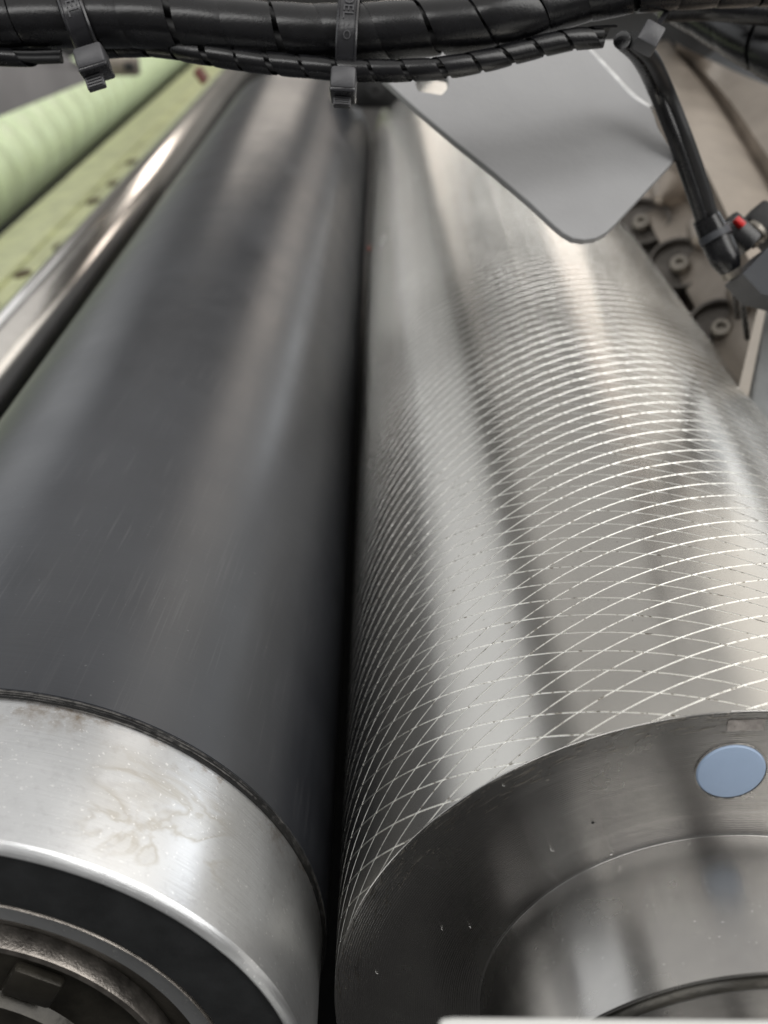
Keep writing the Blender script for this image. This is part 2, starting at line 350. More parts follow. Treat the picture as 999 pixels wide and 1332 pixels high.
# ------------------------------------------------------------------ right engraved roller
root = thing('engraved_roller', 'steel roller engraved with a fine diamond grid of crossing grooves, right of the rubber roller', 'roller', (A2[0], YR, A2[1]))
NC, NA, NB = 65, 31, 34
def shell():
    p = .0912; a_0 = math.radians(97.4); Y_0 = 2.391; da = 2*PI/NC
    hA, hB = .037, .035          # half widths of the two groove families (in pitches)
    dep = .0042
    Ymin, Ymax = YR+.004, YFAR
    # fractional positions across one cell, with depth and side
    def axis_(h):
        return [(0.0, 1.0), (h*.45, .72), (h, 0.0)], [(1-h, 0.0), (1-h*.45, .72), (1.0, 1.0)]
    def pos(u, v, d=0.0):
        ph = v-u; Y = Y_0+p*(u+NA/NC*ph); a = a_0-ph*da; r = R2-d
        return np.stack([A2[0]+r*np.cos(a), Y, A2[1]+r*np.sin(a)], -1), np.stack([np.cos(a), 0*a, np.sin(a)], -1)
    us, vs_ = [], []
    for ph in range(NC):
        lo = int(math.floor((Ymin-Y_0)/p-NA/NC*ph))-3; hi = int(math.ceil((Ymax-Y_0)/p-NA/NC*ph))+2
        u = np.arange(lo, hi); us.append(u); vs_.append(u+ph)
    us = np.concatenate(us).astype(float); vs_ = np.concatenate(vs_).astype(float)
    Yc = Y_0+p*(us+.5+NA/NC*(vs_-us)); k = (Yc > Ymin-p*1.2) & (Yc < Ymax+p); us = us[k]; vs_ = vs_[k]; n = len(us)
    V, Nn, Fl, Mi, Sm = [], [], [], [], []
    off = 0
    # land: 5x5 grid per cell, true radial normals
    g = 5
    fu = hA+(1-2*hA)*np.arange(g)/(g-1); fv = hB+(1-2*hB)*np.arange(g)/(g-1)
    # u is constant on family A grooves, v on family B
    UU = us[:, None, None]+fu[None, :, None]+0*fv[None, None, :]; VV = vs_[:, None, None]+fv[None, None, :]+0*fu[None, :, None]
    P_, N_ = pos(UU, VV); V.append(P_.reshape(-1, 3)); Nn.append(N_.reshape(-1, 3))
    idx = np.arange(n*g*g).reshape(n, g, g)
    q = np.stack([idx[:, :-1, :-1], idx[:, 1:, :-1], idx[:, 1:, 1:], idx[:, :-1, 1:]], -1).reshape(-1, 4)
    Fl.append(q); Mi.append(np.zeros(len(q), int)); off += n*g*g
    # groove walls: strips along the cell sides, 2 segments deep, own facet-true normals
    def strip(along_u, side):
        nonlocal off
        h = hB if along_u else hA; hc = hA if along_u else hB
        cross = [(0.0, 1.0), (h*.5, .80), (h, 0.0)] if side == 0 else [(1-h, 0.0), (1-h*.5, .80), (1.0, 1.0)]
        al = np.array([0.0, hc, .25, .5, .75, 1-hc, 1.0])
        # corners: depth there is governed by the crossing groove as well, kept at the bottom depth
        for (c0, d0), (c1, d1) in zip(cross[:-1], cross[1:]):
            a_ = np.stack([al, al], 0); c_ = np.array([[c0]*7, [c1]*7]); d_ = np.array([[d0]*7, [d1]*7])
            d_[:, 0] = np.maximum(d_[:, 0], 1.0); d_[:, -1] = np.maximum(d_[:, -1], 1.0)
            if along_u: U_ = us[:, None, None]+a_; V_ = vs_[:, None, None]+c_
            else: U_ = us[:, None, None]+c_; V_ = vs_[:, None, None]+a_
            P_, _ = pos(U_, V_, d_[None]*dep); P_ = P_.reshape(-1, 3)
            ix = np.arange(n*14).reshape(n, 2, 7)
            q = np.stack([ix[:, 0, :-1], ix[:, 1, :-1], ix[:, 1, 1:], ix[:, 0, 1:]], -1)
            if along_u: q = q[..., ::-1]
            q = q.reshape(-1, 4)
            fn = np.cross(P_[q[:, 1]]-P_[q[:, 0]], P_[q[:, 3]]-P_[q[:, 0]]); nv = np.zeros_like(P_)
            for j in range(4): np.add.at(nv, q[:, j], fn)
            rad = P_-np.array([A2[0], 0, A2[1]]); rad[:, 1] = 0
            sgn = np.sign((nv*rad).sum(1)); sgn[sgn == 0] = 1
            nv = nv*sgn[:, None]; nv /= np.linalg.norm(nv, axis=1)[:, None]+1e-12
            V.append(P_); Nn.append(nv); Fl.append(q+off); Mi.append(np.ones(len(q), int)); off += n*14
    for au in (True, False):
        for sd in (0, 1): strip(au, sd)
    V = np.vstack(V); Nn = np.vstack(Nn); F = np.vstack(Fl); Mi = np.concatenate(Mi)
    # clip to the face: squash what lies beyond the ends on to the end planes
    yq = V[F][:, :, 1]; keep = (yq.max(1) > Ymin) & (yq.min(1) < Ymax)
    F = F[keep]; Mi = Mi[keep]
    fn = np.cross(V[F[:, 1]]-V[F[:, 0]], V[F[:, 2]]-V[F[:, 0]]); bad = (fn*Nn[F].sum(1)).sum(1) < 0
    F[bad] = F[bad][:, ::-1]
    V[:, 1] = np.clip(V[:, 1], Ymin, Ymax)
    o_ = np.array([A2[0], YR, A2[1]])
    me = bpy.data.meshes.new('engraved_shell')
    me.vertices.add(len(V)); me.vertices.foreach_set('co', ((V-o_)*S).ravel())
    me.loops.add(len(F)*4); me.loops.foreach_set('vertex_index', F.ravel().astype(np.int32))
    me.polygons.add(len(F)); me.polygons.foreach_set('loop_start', np.arange(0, len(F)*4, 4, dtype=np.int32))
    me.polygons.foreach_set('loop_total', np.full(len(F), 4, np.int32))
    me.materials.append(M['lands']); me.materials.append(M['walls'])
    me.polygons.foreach_set('material_index', Mi.astype(np.int32))
    me.polygons.foreach_set('use_smooth', np.ones(len(F), bool))
    me.update(calc_edges=True)
    me.normals_split_custom_set_from_vertices(Nn.tolist())
    o = bpy.data.objects.new('engraved_shell', me); C0.objects.link(o); o.parent = root
    return o
shell()
# end: face with a burr, recess ring, hub, groove, journal
mb = MB(); lathe(mb, A2, [(YR+.006, R2-.0002), (YR+.0015, R2-.0015), (YR, R2-.006), (YR, .80), (YR+.012, .775), (YR+.014, .705), (YR+.012, .698), (YR+.008, .6957)], 320)
face = mb.build('end_face', M['face'], root, angle=60)
mb = MB(); lathe(mb, A2, [(YR+.010, .6965), (YR-.006, .6955), (1.81, .6955), (1.805, .694), (1.802, .686)], 256); mb.build('hub', M['face'], root)
mb = MB(); lathe(mb, A2, [(1.803, .685), (1.802, .683), (1.82, .676), (1.836, .655), (1.82, .640), (1.803, .634)], 256); mb.build('hub_groove', M['grease'], root)
mb = MB(); lathe(mb, A2, [(1.803, .635), (1.801, .63), (1.799, .40), (1.30, .38), (1.30, .001)], 200); mb.build('journal', M['face'], root)
def polarpt(a, r, y): a = math.radians(a); return np.array([A2[0]+r*math.cos(a), y, A2[1]+r*math.sin(a)])
c = polarpt(94.1, .9447, YR)
mb = MB(); disc_stack(mb, c, (0, -1, 0), [(.0005, .098), (.003, .0975), (.003, .0945), (-.010, .094), (-.012, .09)], 64); mb.build('plug_seat', M['face'], root)
mb = MB(); disc_stack(mb, c, (0, -1, 0), [(-.008, .0935), (.001, .0925), (.0055, .088), (.0075, .07), (.0085, .03), (.0087, .004)], 64); mb.build('plug', M['plug'], root, label='pale blue round plastic plug set in the roller end face')
c = polarpt(119.1, .8626, YR); mb = MB(); disc_stack(mb, c, (0, -1, 0), [(.0006, .0045), (.0012, .002)], 12); mb.build('pit', M['dark'], face)
c = W(978, 943, 2.93); a_t = 92.3
mb = MB(); g = []
for i in range(9):
    for j in range(5):
        aa = 90.2+i*.62+(.18*random.random() if i in (0, 8) else 0); rr = 1.085+j*.009+(random.random()*.002 if j in (0, 4) else 0)
        g.append(polarpt(aa, rr, YR-.0015-.001*random.random()))
mb.add(g, [(i*5+j, (i+1)*5+j, (i+1)*5+j+1, i*5+j+1) for i in range(8) for j in range(4)]); mb.build('tape_residue', M['tape'], face)
# burrs and nicks along the rim
mb = MB()
for k in range(260):
    a = random.uniform(88, 178); ln_ = random.choice((.3, .8, 1.6, 3.5))*random.uniform(.6, 1.4); r_ = R2-.003-random.random()**2.5*.08
    q0 = polarpt(a, r_, YR-.0012); q1 = polarpt(a+ln_, r_-random.uniform(-.004, .012), YR-.0012)
    t = random.uniform(.0003, .0011)
    d = np.array([0, 0, t]) if a < 140 else np.array([t, 0, 0])
    mb.add([q0-d, q1-d*.2, q1+d*.2, q0+d, (q0+q1)/2+np.array([0, -.0018, 0])], [(0, 1, 4), (1, 2, 4), (2, 3, 4), (3, 0, 4)])
mb.build('rim_scratch', M['screw'], root, kind='stuff')

for (px, py, yy) in [(718, 1106, YR-.004), (795, 1112, YR-.003), (868, 1111, YR-.004), (612, 1206, YR-.004), (575, 1208, YR-.003), (490, 1265, YR-.003), (655, 1022, YR-.003), (700, 1180, YR-.003)]:
    ray = fw + RT*(px-499.5)/F_PX - UP*(py-666)/F_PX; c = CAM+ray*yy/ray[1]; h_ = random.uniform(.003, .0075); a = random.uniform(0, 3)
    d1 = np.array([math.cos(a), 0, math.sin(a)])*h_; d2 = np.array([-d1[2], -.1*h_, d1[0]])
    mb = MB(); tube(mb, [c-d1, c-d1*.2+d2*.3, c+d1*.5+d2*.1, c+d1+d2*random.uniform(-.9, .9)], (.0006), 6, True, 5); mb.build('lint_fibre', M['lint'], face)
# ------------------------------------------------------------------ bearing behind, red spot in the nip
root = thing('bearing_block', 'black bearing block between the far ends of the two rollers', 'bearing block', W(497, 128, 14.2))
mb = MB(); box(mb, W(515, 110, 13.6), (.58, 0, 0), (0, .25, 0), (0, 0, .26), .12); mb.build('housing', M['dark'], root)
mb = MB(); disc_stack(mb, W(488, 118, 13.3), (0, -1, 0), [(0, .10), (.03, .10), (.05, .08), (.05, .04), (.02, .04)], 24); mb.build('screw', M['dark'], root)
mb = MB(); disc_stack(mb, W(480, 323, 6.5), (0, -.8, .5), [(-.02, .012), (0, .015), (.009, .013), (.013, .006)], 20)
mb.build('red_spot', M['darkred'], label='tiny red bit added for the red spot down in the dark gap between the rollers', category='button')  # added red bit standing in for an unidentified red spot

# ------------------------------------------------------------------ left: chrome bar, rail, green roller
def dirpt(deg, dist): return (CAM[0]-dist*math.sin(math.radians(deg)), CAM[2]-dist*math.cos(math.radians(deg)))
cx_, cz_ = dirpt(42.6, 4.35)
mb = MB(); lathe(mb, (cx_, cz_), [(24.6, .001), (24.6, .28), (24.55, .296), (1.0, .296), (.95, .28), (.95, .001)], 96)
mb.build('polished_bar', M['chrome'], label='polished steel bar running alongside the rubber roller', category='bar', origin=(cx_, 1, cz_))
gx, gz = dirpt(58.9, 9.0); GR = .985
root = thing('green_roller', 'large mint green plastic roller with raised rings, far left behind the polished bar', 'roller', (gx, 3, gz))
prof = [(3, .3), (3, GR-.05)]; y = 3.0; k = 0
while y < 58:
    prof += [(y+.03, GR-.03), (y+.08, GR), (y+.92, GR-.004), (y+.97, GR-.03), (y+1.0, GR-.06), (y+1.1, GR-.06)]; y += 1.12
prof += [(y+.1, GR-.05), (y+.1, .3)]
mb = MB(); lathe(mb, (gx, gz), prof, 160); mb.build('shell', M['green'], root, angle=50)
mb = MB(); lathe(mb, (gx, gz), [(2.2, .001), (2.2, .29), (3.001, .3)], 48); mb.build('shaft', M['screw'], root)
root = thing('side_rail', 'olive green painted rail with brown bolts between the green roller and the polished bar', 'rail', (-4.9, 2, -2.0))
xa, za = dirpt(52.1, 7.6); xb, zb = dirpt(45.2, 6.1)
d = np.array([xb-xa, 0, zb-za]); nn = np.array([-d[2], 0, d[0]]); nn /= np.linalg.norm(nn); nn = nn if nn[2] > 0 else -nn
mb = MB(); box(mb, np.array([(xa+xb)/2, 26, (za+zb)/2])-nn*.2, d/2, (0, 24.5, 0), nn*.2, .05); mb.build('beam', M['olive'], root)
mb = MB(); q = np.array([xa, 26, za])+d*.55
box(mb, q+nn*.02, d*.10, (0, 24.4, 0), nn*.03, .01); mb.build('ridge', M['olive'], root)
for (px, py) in [(30, 358), (80, 322), (122, 263), (148, 240), (172, 212), (-15, 400)]:
    ray = fw + RT*(px-499.5)/F_PX - UP*(py-666)/F_PX
    t = ((np.array([xa, 0, za])-CAM)@nn)/(ray@nn); c = CAM+ray*t
    mb = MB(); disc_stack(mb, c, nn, [(-.02, .12), (.03, .12), (.05, .10), (.05, .05), (.01, .05)], 20); mb.build('bolt', M['brown'], root)
root = thing('proximity_sensor', 'beige switch block with a square black face above the green roller', 'sensor', W(150, 85, 13))
mb = MB(); box(mb, W(152, 86, 13.2), (.26, 0, 0), (0, .1, 0), (0, 0, .10), .02); mb.build('body', M['cast'], root)
mb = MB(); box(mb, W(168, 87, 13.0), (.055, 0, 0), (0, .04, 0), (0, 0, .05), .01); mb.build('button', M['dark'], root)
mb = MB(); q = W(262, 98, 12.5); box(mb, q, (.05, 0, -.07), (0, .15, 0), (.025, 0, .025), .02)
mb.build('red_clamp', M['darkred'], label='small dark red clamp beyond the rail near the hose', category='clamp')
root = thing('upper_guard', 'dull grey guard beam in the far upper left behind the green roller', 'guard', W(30, 100, 16))
mb = MB(); prism(mb, [W(-80, 150, 12), W(-80, 60, 12), W(60, 60, 17), W(95, 78, 17), W(90, 92, 17)], np.array([0, -1, .3]), 1.0); mb.build('beam', M['steel2'], root)

# ------------------------------------------------------------------ right: casting with screws, side plate
root = thing('machine_casting', 'brownish steel frame with sloping bevels and sunk screws, right of the engraved roller', 'casting', W(930, 300, 7.5))
rows = [
    [(800, 200, 8.6), (845, 290, 8.0), (905, 400, 7.2), (985, 560, 6.0), (1100, 800, 5)],      # lower left foot, behind the roller
    [(845, 170, 8.6), (890, 260, 8.0), (945, 350, 7.2), (1030, 500, 6.0), (1150, 700, 5)],
    [(850, 120, 8.5), (905, 205, 7.8), (965, 320, 7.0), (1060, 470, 5.9), (1180, 650, 5)],
    [(833, 58, 8.6), (868, 125, 8.0), (915, 215, 7.2), (1010, 400, 6.0), (1200, 640, 4.9)],
    [(868, 52, 8.7), (925, 130, 8.1), (975, 215, 7.3), (1080, 390, 6.1), (1250, 600, 5)],
    [(872, 55, 8.9), (932, 128, 8.3), (985, 212, 7.5), (1092, 385, 6.3), (1260, 590, 5.2)],
    [(878, 55, 8.7), (942, 122, 8.1), (1000, 205, 7.3), (1110, 370, 6.1), (1280, 580, 5)],
    [(880, 58, 8.5), (960, 95, 8.1), (1040, 130, 7.5), (1150, 200, 6.7), (1300, 300, 6)],
]
def sheet(name, rows, m_, parent, th=.5, **kw):
    P = [catmull([W(*q) for q in r_], 6) for r_ in rows]; k = len(P[0]); n_ = len(P)
    top = np.vstack(P); V = np.vstack([top, top+np.array([.25, .8, -.6])*th]); F = []
    for i in range(n_-1):
        for j in range(k-1):
            F.append((i*k+j, i*k+j+1, (i+1)*k+j+1, (i+1)*k+j)); b = n_*k
            F.append((b+i*k+j, b+(i+1)*k+j, b+(i+1)*k+j+1, b+i*k+j+1))
    b = n_*k
    for j in range(k-1):
        F.append((j, b+j, b+j+1, j+1)); e = (n_-1)*k; F.append((e+j, e+j+1, b+e+j+1, b+e+j))
    for i in range(n_-1):
        F.append((i*k, (i+1)*k, b+(i+1)*k, b+i*k)); F.append((i*k+k-1, b+i*k+k-1, b+(i+1)*k+k-1, (i+1)*k+k-1))
    return MB().add(V, F).build(name, m_, parent, angle=28, **kw)
sheet('bevelled_frame', rows[3:], M['cast'], root, .8)
sheet('lower_ledge', rows[:3]+[rows[2]], M['cast'], root, .5)
sheet('pocket_strip', [[(740, 250, 9.6), (800, 330, 8.9), (860, 430, 8.0), (930, 560, 6.9), (1040, 760, 6)], [(790, 150, 9.6), (845, 240, 9.0), (905, 330, 8.1), (990, 470, 7.0), (1110, 660, 6)]], M['castdark'], root, .3)
up_ = np.array([-.25, -.55, .8]); up_ /= np.linalg.norm(up_)
for i, (px, py, zc) in enumerate([(834, 290, 8.0), (884, 344, 7.5), (938, 428, 6.8), (1000, 530, 6.1), (796, 240, 8.7)]):
    c = W(px, py, zc)
    mb = MB(); disc_stack(mb, c, up_, [(-.05, .22), (.03, .21), (.03, .19), (-.04, .185), (-.05, .08)], 32); pk = mb.build('pocket', M['castdark'], root)
    mb = MB(); disc_stack(mb, c-up_*.03, up_, [(0, .065), (.05, .065), (.06, .055), (.06, .032), (.03, .03)], 24)
    mb.build('screw', M['screw'], pk)
    b = W(px+26, py-34, zc-.05); t_ = W(px+64, py-62, zc+.3)
    mb = MB(); tube(mb, [b-(t_-b)*.1, b+(t_-b)*.25, b+(t_-b)*.7, t_], [.03, .15, .17, .16], 24); mb.build('boss', M['cast'], root)
root = thing('side_plate', 'dark steel plate with a pale machined edge at the right border of the picture', 'plate', W(985, 470, 6.2))
P = [W(1000, 385, 5.5), W(966, 520, 5.5), W(950, 620, 5.5), W(1120, 640, 5.2), W(1120, 380, 5.3)]
mb = MB(); prism(mb, P, np.array([-.3, -.8, .4]), .3); mb.build('web', M['steel'], root)
mb = MB(); prism(mb, [P[0], W(990, 383, 5.42), W(957, 520, 5.42), W(940, 620, 5.42), P[2]-fw*.08, P[1]-fw*.08], np.array([-.3, -.8, .4]), .25); mb.build('machined_edge', M['screw2'], root)
root = thing('bolted_boss', 'round washer and socket bolt in a dark recess under the hose at the upper right', 'bolt', W(897, 20, 8.6))
c = W(900, 25, 8.6); tow = CAM-c; tow /= np.linalg.norm(tow)
mb = MB(); disc_stack(mb, c, tow, [(-.1, .30), (.0, .30), (.0, .01)], 40); mb.build('recess', M['dark'], root)
c = W(896, 17, 8.4)
mb = MB(); disc_stack(mb, c, tow, [(-.05, .105), (.03, .105), (.04, .095), (.04, .055), (.02, .05)], 32); mb.build('washer', M['screw'], root)
mb = MB(); disc_stack(mb, c, tow, [(0, .05), (.07, .05), (.08, .04), (.08, .022), (.05, .02)], 20); mb.build('bolt', M['castdark'], root)
c = W(936, 48, 8.3)
mb = MB(); disc_stack(mb, c, tow, [(-.1, .10), (.03, .10), (.05, .08), (.05, .03), (.03, .02)], 24)
mb.build('cap_screw', M['castdark'], label='dull dark cap screw right of the washer at the upper right', category='screw')

# ------------------------------------------------------------------ hoses wrapped in spiral tubing
def spiral_hose(name, pts, rad, pitch, label, wfrac=.955, phase=0.0, seg=28, jit=.085, cat='hose'):
    P = catmull([W(*q) for q in pts], 14)
    L = np.concatenate([[0], np.cumsum(np.linalg.norm(np.diff(P, axis=0), axis=1))])
    T, U, V = frames(P, up=UP)
    tot = L[-1]; turns = int(tot/pitch)
    def at(s):
        s = np.clip(s, 0, tot)
        return [np.stack([np.interp(s, L, X[:, i]) for i in range(3)], -1) for X in (P, U, V)]
    root = thing(name, label, cat, P[len(P)//2])
    mbi = MB()
    for k, (a, rr) in enumerate([(0, .42), (2.1, .42), (4.2, .42)]):     # the cables inside
        Q = P+(rad*.45)*(np.cos(a+L*.6)[:, None]*U+np.sin(a+L*.6)[:, None]*V); tube(mbi, Q[::6], rad*rr, 12, True, 4)
    mbi.build('inner_cable', M['inner'], root)
    nth = turns*seg; th = np.arange(nth+1)*2*PI/seg+phase
    us = np.array([0, .03, .12, .35, .65, .88, .97, 1.0])
    jn = np.interp(np.arange(nth+1), np.arange(0, nth+seg, seg//2), rng.normal(0, 1, len(np.arange(0, nth+seg, seg//2))))
    tl = np.interp(np.arange(nth+1), np.arange(0, nth+seg, seg), rng.normal(0, 1, len(np.arange(0, nth+seg, seg))))
    s_mid = (th-phase)/(2*PI)*pitch + jn*pitch*jit
    wd = pitch*(wfrac+jit*.5*tl)
    outer, inner = [], []
    for u in us:
        s = s_mid+(u-.5)*wd
        c, U_, V_ = at(s)
        cr = (1-(2*u-1)**4)*.035-.012*(2*u-1)+.006*tl*(2*u-1)
        r = rad*(1+cr); rin = rad*(.93+cr*.6)
        ph = th[:, None]
        e = np.cos(ph)*U_+np.sin(ph)*V_
        outer.append(c+e*np.asarray(r).reshape(-1, 1)); inner.append(c+e*np.asarray(rin).reshape(-1, 1))
    ring = outer+inner[::-1]; k = len(ring); Vv = np.stack(ring, 1).reshape(-1, 3); F = []
    for i in range(nth):
        for j in range(k):
            F.append((i*k+j, i*k+(j+1) % k, (i+1)*k+(j+1) % k, (i+1)*k+j))
    F += [tuple(range(k)), tuple(nth*k+j for j in range(k))[::-1]]
    MB().add(Vv, F).build('spiral_wrap', M['plastic'], root, angle=50)
    return root
ZH = 3.9
spiral_hose('wrapped_hose', [(-90, 30, ZH), (-20, 28, ZH), (60, 26, ZH), (140, 25, ZH), (220, 28, ZH), (300, 36, ZH), (380, 42, ZH), (450, 43, ZH), (530, 38, ZH), (600, 32, ZH), (660, 20, ZH), (745, -4, ZH+.05), (830, -20, ZH+.1), (930, -26, ZH+.2), (1060, -28, ZH+.3)],
            R3(34.8, ZH), R3(67, ZH), 'thick black hose in spiral wrap crossing the whole top of the picture', phase=.3)
spiral_hose('thin_wrapped_hose', [(-60, 72, 3.9), (0, 74, 3.9), (40, 75, 3.9), (80, 74, 3.9)], R3(11.5, 3.9), R3(52, 3.9), 'short thin wrapped cable under the thick hose left of the first cable tie', .97, .8, 20, .02)
spiral_hose('thin_wrapped_hose', [(125, 62, 4.0), (200, 60, 3.95), (260, 69, 3.9), (330, 80, 3.88), (400, 87, 3.86), (450, 91, 3.85), (510, 92, 3.85), (570, 89, 3.85), (630, 79, 3.87), (685, 65, 3.9), (740, 52, 3.92), (800, 47, 3.95)],
            R3(14.0, 3.88), R3(44, 3.88), 'long thin spiral wrapped cable hugging the underside of the thick hose', .85, 1.0, 24, .05)
spiral_hose('right_wrapped_hose', [(860, -20, 5.6), (930, 22, 5.4), (985, 55, 5.2), (1040, 85, 5.1), (1120, 130, 5.0)], R3(33, 5.3), R3(58, 5.3), 'grey black wrapped hose sloping down in the upper right corner', .97, 2.0, 24, .03)
mb = MB(); tube(mb, [W(*q) for q in [(860, 12, 5.0), (920, 10, 5.0), (970, 14, 4.95), (1050, 22, 4.9)]], R3(16, 5), 16)
mb.build('black_cable', M['plastic'], label='plain black cable across the top right corner', category='cable')

# cable ties
def tie(cx, cy, rx, ry, lean, wpx, zc, head, tail, label, letters, htone, headw):
    """band round both hoses; seen from the front"""
    root = thing('cable_tie', label, 'cable tie', W(head[0], head[1], zc-.1), 'black cable ties on the hoses')
    A = np.linspace(0, 2*PI, 49)[:-1]; cen = W(cx, cy, zc)
    ux = (RT*math.cos(lean)-UP*math.sin(lean)); uu = (UP*math.cos(lean)+RT*math.sin(lean)); vv = -fw
    ax_ = ux
    a_ = R3(rx, zc); b_ = R3(ry, zc); t = .012; wd = R3(wpx, zc)/2
    pr = []
    for sgn_, rr in ((-1, 1.0), (1, 1.0)): pass
    V = []; 
    for q in A:
        rad = np.array([math.cos(q), math.sin(q)])
        o = uu*b_*rad[1]+vv*a_*rad[0]; on = uu*rad[1]/b_+vv*rad[0]/a_; on /= np.linalg.norm(on)
        for (s_, h_) in ((-1, 0), (-1, t*.7), (-.86, t), (-.8, t), (-.72, t*.6), (.72, t*.6), (.8, t), (.86, t), (1, t*.7), (1, 0)):
            V.append(cen+o+on*(h_+.004)+ax_*wd*s_)
    k = 10; n = len(A)
    F = [(i*k+j, i*k+(j+1) % k, ((i+1) % n)*k+(j+1) % k, ((i+1) % n)*k+j) for i in range(n) for j in range(k)]
    strap = MB().add(V, F).build('strap', M['tie'], root, angle=30)
    # ladder teeth low on the strap
    hx, hy, hw, hh = head
    c = W(hx, hy, zc-R3(rx, zc)*headw); ex = ux*R3(hw, zc)/2; ez = uu*R3(hh, zc)/2; ey = fw*.06
    mb = MB(); box(mb, c, ex, ey, ez, .012); head_ = mb.build('head', M['tiegrey'] if htone else M['tie'], root)
    mb = MB(); box(mb, c-uu*R3(hh*.5, zc)+fw*.01, ex*1.02, ey*1.05, uu*R3(4, zc), .008); mb.build('head_rim', M['tie'], head_)
    tx, ty, tw, thh = tail
    c = W(tx, ty, zc-R3(rx, zc)*headw+.01); mb = MB(); box(mb, c, ux*R3(tw, zc)/2, fw*.016, uu*R3(thh, zc)/2, .004)
    for j in range(5):
        box(mb, c-fw*.018+uu*R3(thh, zc)*(j-2)/5.5, ux*R3(tw*.8, zc)/2, fw*.004, uu*R3(thh*.05, zc))
    mb.build('tail', M['tiegrey'], root)
    for (txt, dy, size) in letters:
        cu = bpy.data.curves.new('t', 'FONT'); cu.body = txt; cu.align_x = 'CENTER'; cu.align_y = 'CENTER'; cu.size = 1; cu.extrude = .05; cu.resolution_u = 2
        ob = bpy.data.objects.new('t', cu); C0.objects.link(ob); bpy.context.view_layer.update()
        me = ob.to_mesh(); V_ = np.array([v_.co[:] for v_ in me.vertices]); F_ = [tuple(p_.vertices) for p_ in me.polygons]; ob.to_mesh_clear(); bpy.data.objects.remove(ob)
        sz = R3(size, zc)
        # wrap on the band's front: text runs down the strap
        out = []
        for v_ in V_:
            yy = dy_px(dy, zc)-v_[0]*sz; sx = v_[1]*sz
            sn = max(-.98, min(.98, yy/b_)); cs = math.sqrt(1-sn*sn)
            o = uu*b_*sn+vv*a_*cs; on = uu*sn/b_+vv*cs/a_; on /= np.linalg.norm(on)
            out.append(cen+o+on*(t*.6+.003+v_[2]*.10)+ax_*sx)
        MB().add(out, F_).build('embossed_letters', M['tiegrey'], strap, angle=30)
    return root
def dy_px(d, zc): return R3(d, zc)
tie(105, 28, 40, 41, -.30, 30, ZH, (121, 80, 37, 27), (124, 106, 23, 20), 'leftmost cable tie, its black head and stub hanging over the green roller', [('DEL', 6, 20)], 1, .9)
tie(453, 50, 41, 50, .06, 27, ZH, (447, 108, 32, 28), (445, 132, 22, 14), 'middle cable tie with a grey head hanging above the rubber roller', [('DEL', 22, 19), ('O', -13, 14)], 1, .9)
root = thing('clamp_tie', 'small tilted square cable tie head where the thin cable turns downwards at the upper right', 'cable tie', W(843, 50, 3.9), 'black cable ties on the hoses')
ca, sa = math.cos(-.5), math.sin(-.5); e1 = RT*ca+UP*sa; e2 = -RT*sa+UP*ca
mb = MB(); box(mb, W(844, 50, 3.95), e1*R3(14, 3.95), fw*.05, e2*R3(15, 3.95), .01); mb.build('head', M['tiegrey'], root)
mb = MB(); tube(mb, [W(852, 38, 4.0), W(860, 26, 4.05), W(868, 14, 4.1)], R3(4, 4), 8); mb.build('tail', M['tie'], root)

# ------------------------------------------------------------------ grey bracket plate
root = thing('bracket_plate', 'matt grey folded metal bracket plate with a round hole hanging over the engraved roller', 'bracket', W(700, 180, 4.6))
def pl(px, py, dz=0):          # the plate's plane
    q0, q1, q2 = W(560, 95, 4.75), W(880, 205, 4.65), W(760, 311, 4.42)
    n = np.cross(q1-q0, q2-q0); n /= np.linalg.norm(n); n = n if n[2] > 0 else -n
    ray = fw + RT*(px-499.5)/F_PX - UP*(py-666)/F_PX
    t = ((q0-CAM)@n)/(ray@n); return CAM+ray*t+n*dz, n
outl = [(497, 101), (545, 40), (700, 30), (762, 58), (790, 88), (822, 122), (846, 139), (851, 150), (856, 166), (880, 205), (800, 291), (788, 302), (775, 309), (760, 311.5), (745, 309.5), (733, 303), (722, 294), (690, 264), (640, 222), (590, 182), (545, 144), (518, 120)]
_, pn = pl(700, 180)
# hole by bridging: build as two rings of the outline and the hole with bmesh
import bmesh
from mathutils.geometry import delaunay_2d_cdt
P3 = [pl(*q)[0] for q in outl]; o0 = P3[0]; e1 = P3[9]-o0; e1 /= np.linalg.norm(e1); e2 = np.cross(pn, e1)
hc = pl(562, 108)[0]; hole = [pl(562+21*math.cos(t), 107+19*math.sin(t))[0] for t in np.linspace(0, 2*PI, 33)[:-1]]
allp = P3+hole; p2 = [Vector(((q-o0)@e1, (q-o0)@e2)) for q in allp]
nO = len(P3); ed = [(i, (i+1) % nO) for i in range(nO)]+[(nO+i, nO+(i+1) % 32) for i in range(32)]
vo, eo, fo, *_ = delaunay_2d_cdt(p2, ed, [], 0, 1e-7)
def inhole(c): return (Vector(c)-Vector(((hc-o0)@e1, (hc-o0)@e2))).length < .058
def inpoly(c, poly):
    r_ = False; j = len(poly)-1
    for i in range(len(poly)):
        a, b = poly[i], poly[j]
        if (a[1] > c[1]) != (b[1] > c[1]) and c[0] < (b[0]-a[0])*(c[1]-a[1])/(b[1]-a[1])+a[0]: r_ = not r_
        j = i
    return r_
tri = []
for f in fo:
    c = sum((vo[i] for i in f), Vector((0, 0)))/3
    if inpoly(c, p2[:nO]) and not inhole(c): tri.append(f)
bm = bmesh.new(); bv = [bm.verts.new(Vector(o0+e1*v[0]+e2*v[1])) for v in vo]
for f in tri: bm.faces.new([bv[i] for i in f])
bmesh.ops.recalc_face_normals(bm, faces=bm.faces)
if sum((f.normal for f in bm.faces), Vector()).dot(Vector(pn)) < 0: bmesh.ops.reverse_faces(bm, faces=bm.faces)
